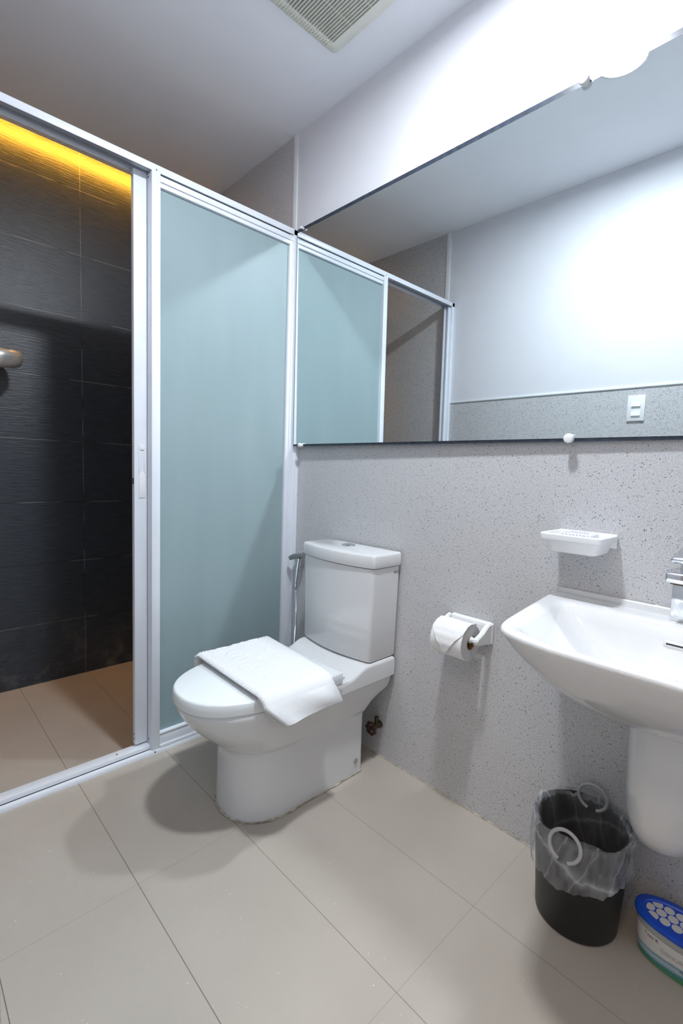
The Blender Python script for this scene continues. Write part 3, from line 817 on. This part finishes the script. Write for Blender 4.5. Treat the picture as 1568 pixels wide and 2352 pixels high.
for k in range(10): box(b, -0.084, -0.080, YS - 0.030 + k * 0.0062, YS - 0.0265 + k * 0.0062, 0.9374, 0.9378)
finish('print', b, M['bluein'], sp, smooth=False)

# ------------------------------------------------------------------ sink, faucet and half pedestal
SY = -1.452
sk = thing('wash_basin', 'white ceramic wall-hung washbasin under the mirror', 'sink', (0.0, SY, 0.76))
def sink_ring(xb, xf, bow, hwb, hwf, z, n=7.0, N=112):
    pts = []
    for i in range(N):
        a = 2 * PI * i / N + PI / N
        u = sgnpow(math.cos(a), 2 / n); w = sgnpow(math.sin(a), 2 / n)
        fr = (1 - u) / 2                      # 0 at the wall, 1 at the front
        hw = hwb + (hwf - hwb) * fr
        xfv = xf - bow * (1 - w * w)
        pts.append(Vector((xb + (xfv - xb) * fr, SY + w * hw, z)))
    return pts
b = bmesh.new()
loft(b, [sink_ring(0, -.24, .02, .15, .10, .600, 3.5), sink_ring(0, -.285, .025, .170, .125, .607, 3.8), sink_ring(0, -.33, .030, .198, .155, .628, 4.2), sink_ring(0, -.372, .032, .228, .184, .660, 5), sink_ring(0, -.405, .034, .258, .208, .695, 6),
         sink_ring(0, -.428, .036, .280, .226, .728, 7), sink_ring(0, -.440, .037, .291, .236, .750, 8), sink_ring(0, -.444, .037, .2945, .2395, .759, 9), sink_ring(0, -.4435, .037, .294, .239, .7655, 9), sink_ring(-.001, -.440, .0365, .291, .236, .769, 9), sink_ring(-.003, -.434, .036, .286, .231, .7700, 9),
         sink_ring(-.090, -.424, .036, .262, .222, .7685, 9), sink_ring(-.108, -.417, .036, .243, .214, .7660, 10), sink_ring(-.114, -.410, .034, .235, .206, .7600, 11), sink_ring(-.122, -.392, .030, .212, .186, .735, 11),
         sink_ring(-.138, -.362, .024, .165, .148, .695, 9), sink_ring(-.155, -.330, .016, .115, .105, .668, 7), sink_ring(-.180, -.300, .010, .06, .055, .656, 4), sink_ring(-.215, -.265, .004, .022, .02, .653, 2.5)])
basin = finish('basin', b, M['ceramic'], sk, angle=60)
b = bmesh.new()       # raised back lip with caulk
pts = [Vector((-0.004 + random.uniform(-.001, .001), SY + 0.280 - 0.560 * i / 60, 0.774 + random.uniform(-.0015, .002))) for i in range(61)]
tube(b, pts, [0.0035 + random.uniform(-.001, .0015) for _ in pts], 8); finish('caulk_line', b, M['wcaulk'], sk)
b = bmesh.new()
loft(b, [sink_ring(-0.002, -.014, 0.0, .285, .285, .768, 5, 60), sink_ring(-0.002, -.013, 0.0, .284, .284, .777, 5, 60), sink_ring(-.003, -.010, 0, .283, .283, .779, 5, 60)])
finish('back_lip', b, M['ceramic'], sk)
b = bmesh.new()       # overflow slot with a chrome lip on the rear wall of the bowl
box(b, -0.1300, -0.1215, SY - 0.048, SY + 0.012, 0.7220, 0.7360, 0.004, 3)
of = finish('overflow_slot', b, M['ceramic'], sk)
b = bmesh.new(); box(b, -0.1306, -0.1290, SY - 0.044, SY + 0.006, 0.7275, 0.7310); finish('slot_hole', b, M['black'], of)
b = bmesh.new(); lathe(b, (-0.24, SY, 0.6535), [(0.022, 0), (0.022, 0.0015), (0.017, 0.003), (0.003, 0.004)], 'Z', 28); finish('drain', b, M['chrome'], sk)

fc = thing('basin_faucet', 'square chrome single-lever faucet on the back edge of the washbasin', 'faucet', (-0.06, SY, 0.768))
FY = SY - 0.012
b = bmesh.new(); box(b, -0.082, -0.036, FY - 0.026, FY + 0.026, 0.7685, 0.850, 0.003); finish('column', b, M['chrome'], fc)
b = bmesh.new(); box(b, -0.088, -0.030, FY - 0.030, FY + 0.030, 0.850, 0.858, 0.002); finish('collar', b, M['brass'], fc)
b = bmesh.new(); box(b, -0.120, -0.026, FY - 0.033, FY + 0.033, 0.858, 0.880, 0.004, 3); finish('spout', b, M['chrome'], fc)
b = bmesh.new(); lathe(b, (-0.058, FY, 0.880), [(0.019, 0), (0.019, 0.024)], 'Z', 28); finish('neck', b, M['chrome'], fc)
b = bmesh.new(); box(b, -0.105, -0.020, FY - 0.030, FY + 0.030, 0.904, 0.917, 0.005, 3, rot=Matrix.Rotation(math.radians(-8), 3, 'Y')); finish('lever', b, M['chrome'], fc)

pd = thing('half_pedestal', 'white ceramic half pedestal hanging on the wall under the washbasin', 'sink pedestal', (0.0, -1.468, 0.3))
def ped(z, xf, w, n=2.3):
    pts = []
    for i in range(49):
        q = PI * i / 48; pts.append(Vector((-0.0 - abs(xf) * abs(math.sin(q)) ** (2 / n), -1.468 + w * sgnpow(math.cos(q), 2 / n), z)))
    return pts
b = bmesh.new()
loft(b, [ped(0.5995, .215, .094), ped(0.56, .212, .092), ped(0.48, .206, .089), ped(0.40, .201, .088), ped(0.345, .196, .086), ped(0.318, .186, .082), ped(0.292, .168, .075), ped(0.273, .138, .065), ped(0.262, .095, .050), ped(0.258, .04, .025)])
finish('pedestal_shell', b, M['ceramic'], pd, angle=60)

# ------------------------------------------------------------------ waste bin with liner
BX, BY = -0.118, -1.309
wb = thing('waste_bin', 'black round plastic bin with clear liner on the floor under the washbasin', 'waste bin', (BX, BY, 0.0))
b = bmesh.new()
lathe(b, (BX, BY, 0.0), [(0.080, 0.0), (0.088, 0.001), (0.092, 0.006), (0.1065, 0.240), (0.1085, 0.243), (0.1085, 0.247), (0.1060, 0.248), (0.1040, 0.243), (0.0895, 0.008)], 'Z', 64, True, True)
finish('bucket', b, M['bin'], wb)
b = bmesh.new()
n = 120; rings = []
def rad(z): return 0.092 + (0.1065 - 0.092) * z / 0.24
prof = [('o', 0.0), ('o', 0.2), ('o', 0.4), ('o', 0.55), ('o', 0.7), ('o', 0.85), ('o', 0.95), ('t', 0.0), ('i', 0.1), ('i', 0.3), ('i', 0.6), ('i', 1.0)]
for kind, q in prof:
    ring = []
    for i in range(n):
        a = 2 * PI * i / n
        w1 = math.sin(3 * a + 0.6) + 0.6 * math.sin(7 * a + 2.0) + 0.4 * math.sin(13 * a + 4)
        crinkle = 0.0020 * math.sin(23 * a + 11 * q) + 0.0018 * math.sin(37 * a - 17 * q + 1) + 0.003 * math.sin(5 * a + 9 * q)
        if kind == 'o':
            zb = 0.130 - 0.022 * math.sin(a) + 0.005 * w1
            z = zb + (0.246 - zb) * q; r_ = rad(z) + 0.0065 + 0.005 * (1 - q) * (0.6 + 0.4 * math.sin(4 * a)) + crinkle
        elif kind == 't': z = 0.2560 + 0.0045 * math.sin(4 * a + 1) + 0.003 * math.sin(9 * a); r_ = 0.1085 + 0.004 * math.sin(3 * a) + crinkle * 0.5
        else:
            zb = 0.10; z = 0.248 - (0.248 - zb) * q; r_ = rad(z) - 0.0105 - 0.012 * q * (0.5 + 0.5 * math.sin(5 * a + 1)) + crinkle * 0.8
        ring.append(Vector((BX + r_ * math.cos(a), BY + r_ * math.sin(a), z)))
    rings.append(ring)
loft(b, rings, False, False)
ln = finish('bin_liner', b, M['film'], wb, angle=180); ln['label'] = 'clear crumpled plastic liner folded over the rim'
def ring_handle(ang, dist, zc, lean):
    b = bmesh.new(); c = Vector((BX + dist * math.cos(ang), BY + dist * math.sin(ang), zc))
    tn = Vector((-math.sin(ang), math.cos(ang), 0)); up = Vector((0, 0, 1)) + Vector((math.cos(ang), math.sin(ang), 0)) * lean; up.normalize()
    gap = 0.32
    pts = [c + (tn * math.cos(a) + up * math.sin(a)) * 0.0335 for a in [-PI / 2 + gap + (2 * PI - 2 * gap) * i / 40 for i in range(41)]]
    tube(b, pts, 0.0042, 12); finish('ring_handle', b, M['ring'], wb)
ang = math.atan2(-1.68 - BY, -1.32 - BX)
ring_handle(ang - 0.26, 0.119, 0.243, -0.2); ring_handle(ang - 0.20 + PI, 0.094, 0.252, 0.0)

# ------------------------------------------------------------------ moisture absorber tub
DX, DYC, DL, DW = -0.083, -1.545, 0.117, 0.054
da = thing('moisture_absorber', 'white dehumidifier tub with blue honeycomb lid on the floor beside the bin', 'dehumidifier tub', (DX, DYC, 0.0))
def stad(hl, hw, z, n=3.0, N=72):
    return [Vector((DX + hw * sgnpow(math.cos(2 * PI * i / N), 2 / 2.4), DYC + hl * sgnpow(math.sin(2 * PI * i / N), 2 / 2.6), z)) for i in range(N)]
b = bmesh.new(); loft(b, [stad(DL - .016, DW - .010, 0.0), stad(DL - .012, DW - .007, 0.004), stad(DL - .004, DW - .003, 0.080), stad(DL - .002, DW - .001, 0.094)]); finish('tub', b, M['clear'], da)
b = bmesh.new(); loft(b, [stad(DL - .0110, DW - .0062, 0.005), stad(DL - .0040, DW - .0026, 0.074)], False, False)
bmesh.ops.solidify(b, geom=b.faces[:], thickness=0.0006)
lb = finish('label', b, M['label'], da)
b = bmesh.new(); loft(b, [stad(DL, DW, 0.091), stad(DL + .002, DW + .002, 0.093), stad(DL + .002, DW + .002, 0.099), stad(DL - .002, DW - .002, 0.1015), stad(DL - .014, DW - .013, 0.1018), stad(DL - .017, DW - .016, 0.0990)])
ld2 = finish('lid', b, M['blue'], da)
b = bmesh.new()       # membrane cells showing through the honeycomb grid
hs = 0.0128
for iy in range(-9, 10):
    for ix in range(-4, 5):
        cxh = ix * hs * 1.5 * 1.02; cyh = (iy + (0.5 if ix % 2 else 0)) * hs * math.sqrt(3) * 1.02
        pts = []
        for k in range(18):
            a = 2 * PI * k / 18; q = hs * 0.80
            px, py = cxh + q * math.cos(a), cyh + q * math.sin(a)
            lim = (abs(px) / (DW - .019)) ** 2.4 + (abs(py) / (DL - .020)) ** 2.6
            if lim > 1:
                sc = lim ** (-1 / 2.5); px *= sc; py *= sc
            pts.append((px, py))
        if (abs(cxh) / (DW - .016)) ** 2.4 + (abs(cyh) / (DL - .016)) ** 2.6 < 1.0:
            lv = [b.verts.new((DX + p, DYC + q_, 0.0990)) for p, q_ in pts]; uv = [b.verts.new((DX + p, DYC + q_, 0.1000)) for p, q_ in pts]
            b.faces.new(uv)
            for k in range(18): b.faces.new((lv[k], lv[(k + 1) % 18], uv[(k + 1) % 18], uv[k]))
finish('membrane_cells', b, M['mesh'], ld2, smooth=False)
def wrap_text(txt, size, y, z, mat, name, off=0.0012):
    tb = text_bm(txt, size, 0.0)
    for vtx in tb.verts:
        yy = y - vtx.co.x; zz = z + vtx.co.y
        hl, hw = DL - .0075, DW - .0044
        q = min(0.999, abs((yy - DYC) / hl) ** 2.6)
        vtx.co = Vector((DX - hw * (1 - q) ** (1 / 2.4) - off - (zz - 0.04) * 0.05, yy, zz))
    finish(name, tb, mat, lb, smooth=False)
wrap_text('Type R', 0.0100, -1.470, 0.0655, M['ink'], 'lettering')
wrap_text('DEHUMIDIFIER', 0.0130, -1.532, 0.0525, M['palein'], 'lettering')
wrap_text('Moisture Absorber', 0.0085, -1.560, 0.0330, M['ink'], 'lettering')

# ------------------------------------------------------------------ ceiling exhaust vent
vt = thing('exhaust_vent', 'square cream slatted exhaust fan grille in the ceiling', 'vent', (-0.33, -0.52, CEIL))
VX0, VX1, VY0, VY1 = -0.500, -0.160, -0.690, -0.352
gx0, gx1, gy0, gy1 = -0.470, -0.203, -0.650, -0.392
b = bmesh.new()
z1, z0 = CEIL - 0.001, CEIL - 0.014
def frame_ring(x0, x1, y0, y1, r, z): return rr((x0 + x1) / 2, (y0 + y1) / 2, (x1 - x0) / 2, (y1 - y0) / 2, r, z)
loft(b, [frame_ring(VX0, VX1, VY0, VY1, .018, CEIL), frame_ring(VX0, VX1, VY0, VY1, .018, CEIL - .006), frame_ring(VX0 + .006, VX1 - .006, VY0 + .006, VY1 - .006, .014, CEIL - .011),
         frame_ring(gx0 - .004, gx1 + .004, gy0 - .004, gy1 + .004, .004, CEIL - .016), frame_ring(gx0, gx1, gy0, gy1, .002, CEIL - .016), frame_ring(gx0, gx1, gy0, gy1, .002, CEIL - .003)], False, False)
k = 0
x = gx0 + 0.004
while x < gx1:          # moulded ribs that run out over the frame at both slat ends
    box(b, x - 0.0016, x + 0.0016, gy1, gy1 + 0.026, CEIL - .0175, CEIL - .009, 0.0006)
    box(b, x - 0.0016, x + 0.0016, gy0 - 0.026, gy0, CEIL - .0175, CEIL - .009, 0.0006)
    x += 0.0098
finish('frame', b, M['cream'], vt)
b = bmesh.new()
x = gx0 + 0.004; rt = Matrix.Rotation(math.radians(24), 3, 'Y')
while x < gx1:
    box(b, x - 0.0016, x + 0.0016, gy0, gy1, CEIL - .0175, CEIL - .006, 0.0005, 1, rot=None)
    x += 0.0098
for yy in (-0.478, -0.564): box(b, gx0, gx1, yy - 0.0008, yy + 0.0008, CEIL - .015, CEIL - .006)
finish('grille', b, M['cream'], vt)
b = bmesh.new(); box(b, gx0, gx1, gy0, gy1, CEIL - .0045, CEIL - .001); finish('backing', b, M['ventdark'], vt)

# ------------------------------------------------------------------ light switch on the left wall
ls = thing('light_switch', 'white two-rocker light switch on grey tiles, reflected in the mirror', 'light switch', (-ROOM_W, -1.005, 1.388))
sy, sz = -1.005, 1.386
b = bmesh.new(); box(b, -ROOM_W, -ROOM_W + 0.008, sy - 0.036, sy + 0.036, sz - 0.059, sz + 0.059, 0.002); finish('plate', b, M['plastic'], ls)
for zc in (sz + 0.019, sz - 0.024):
    b = bmesh.new(); x = -ROOM_W + 0.008
    prism = [(x - 0.001, zc - 0.011), (x + 0.006, zc - 0.011), (x + 0.0008, zc + 0.011), (x - 0.001, zc + 0.011)]
    loft(b, [[Vector((px, sy - 0.0185, pz)) for px, pz in prism], [Vector((px, sy + 0.0185, pz)) for px, pz in prism]])
    finish('rocker', b, M['plastic'], ls)

# ------------------------------------------------------------------ shower head fixture
sh = thing('overhead_shower', 'rounded brushed steel shower head against the dark tiles', 'shower head', (-ROOM_W, 0.8, 1.50))
b = bmesh.new()
hc = Vector((-0.975, 0.80, 1.490))
lathe(b, (0, 0, 0), [(0.050, -0.040), (0.070, -0.040), (0.086, -0.034), (0.097, -0.018), (0.100, 0.002), (0.098, 0.020), (0.090, 0.030), (0.070, 0.034), (0.040, 0.036), (0.018, 0.042)], 'Z', 64)
bmesh.ops.rotate(b, verts=b.verts, cent=(0, 0, 0), matrix=Matrix.Rotation(math.radians(-6), 3, 'Y') @ Matrix.Rotation(math.radians(8), 3, 'X'))
bmesh.ops.translate(b, verts=b.verts, vec=hc)
finish('head', b, M['satin'], sh)
b = bmesh.new(); tube(b, [hc + Vector((0, 0, 0.030)), hc + Vector((-0.03, 0, 0.065)), hc + Vector((-0.10, 0, 0.085)), Vector((-ROOM_W + 0.002, 0.80, 1.58))], 0.010, 14); finish('arm', b, M['chrome'], sh)
b = bmesh.new(); lathe(b, (-ROOM_W, 0.80, 1.58), [(0.030, 0), (0.030, 0.004), (0.016, 0.012)], 'X', 28); finish('wall_flange', b, M['chrome'], sh)
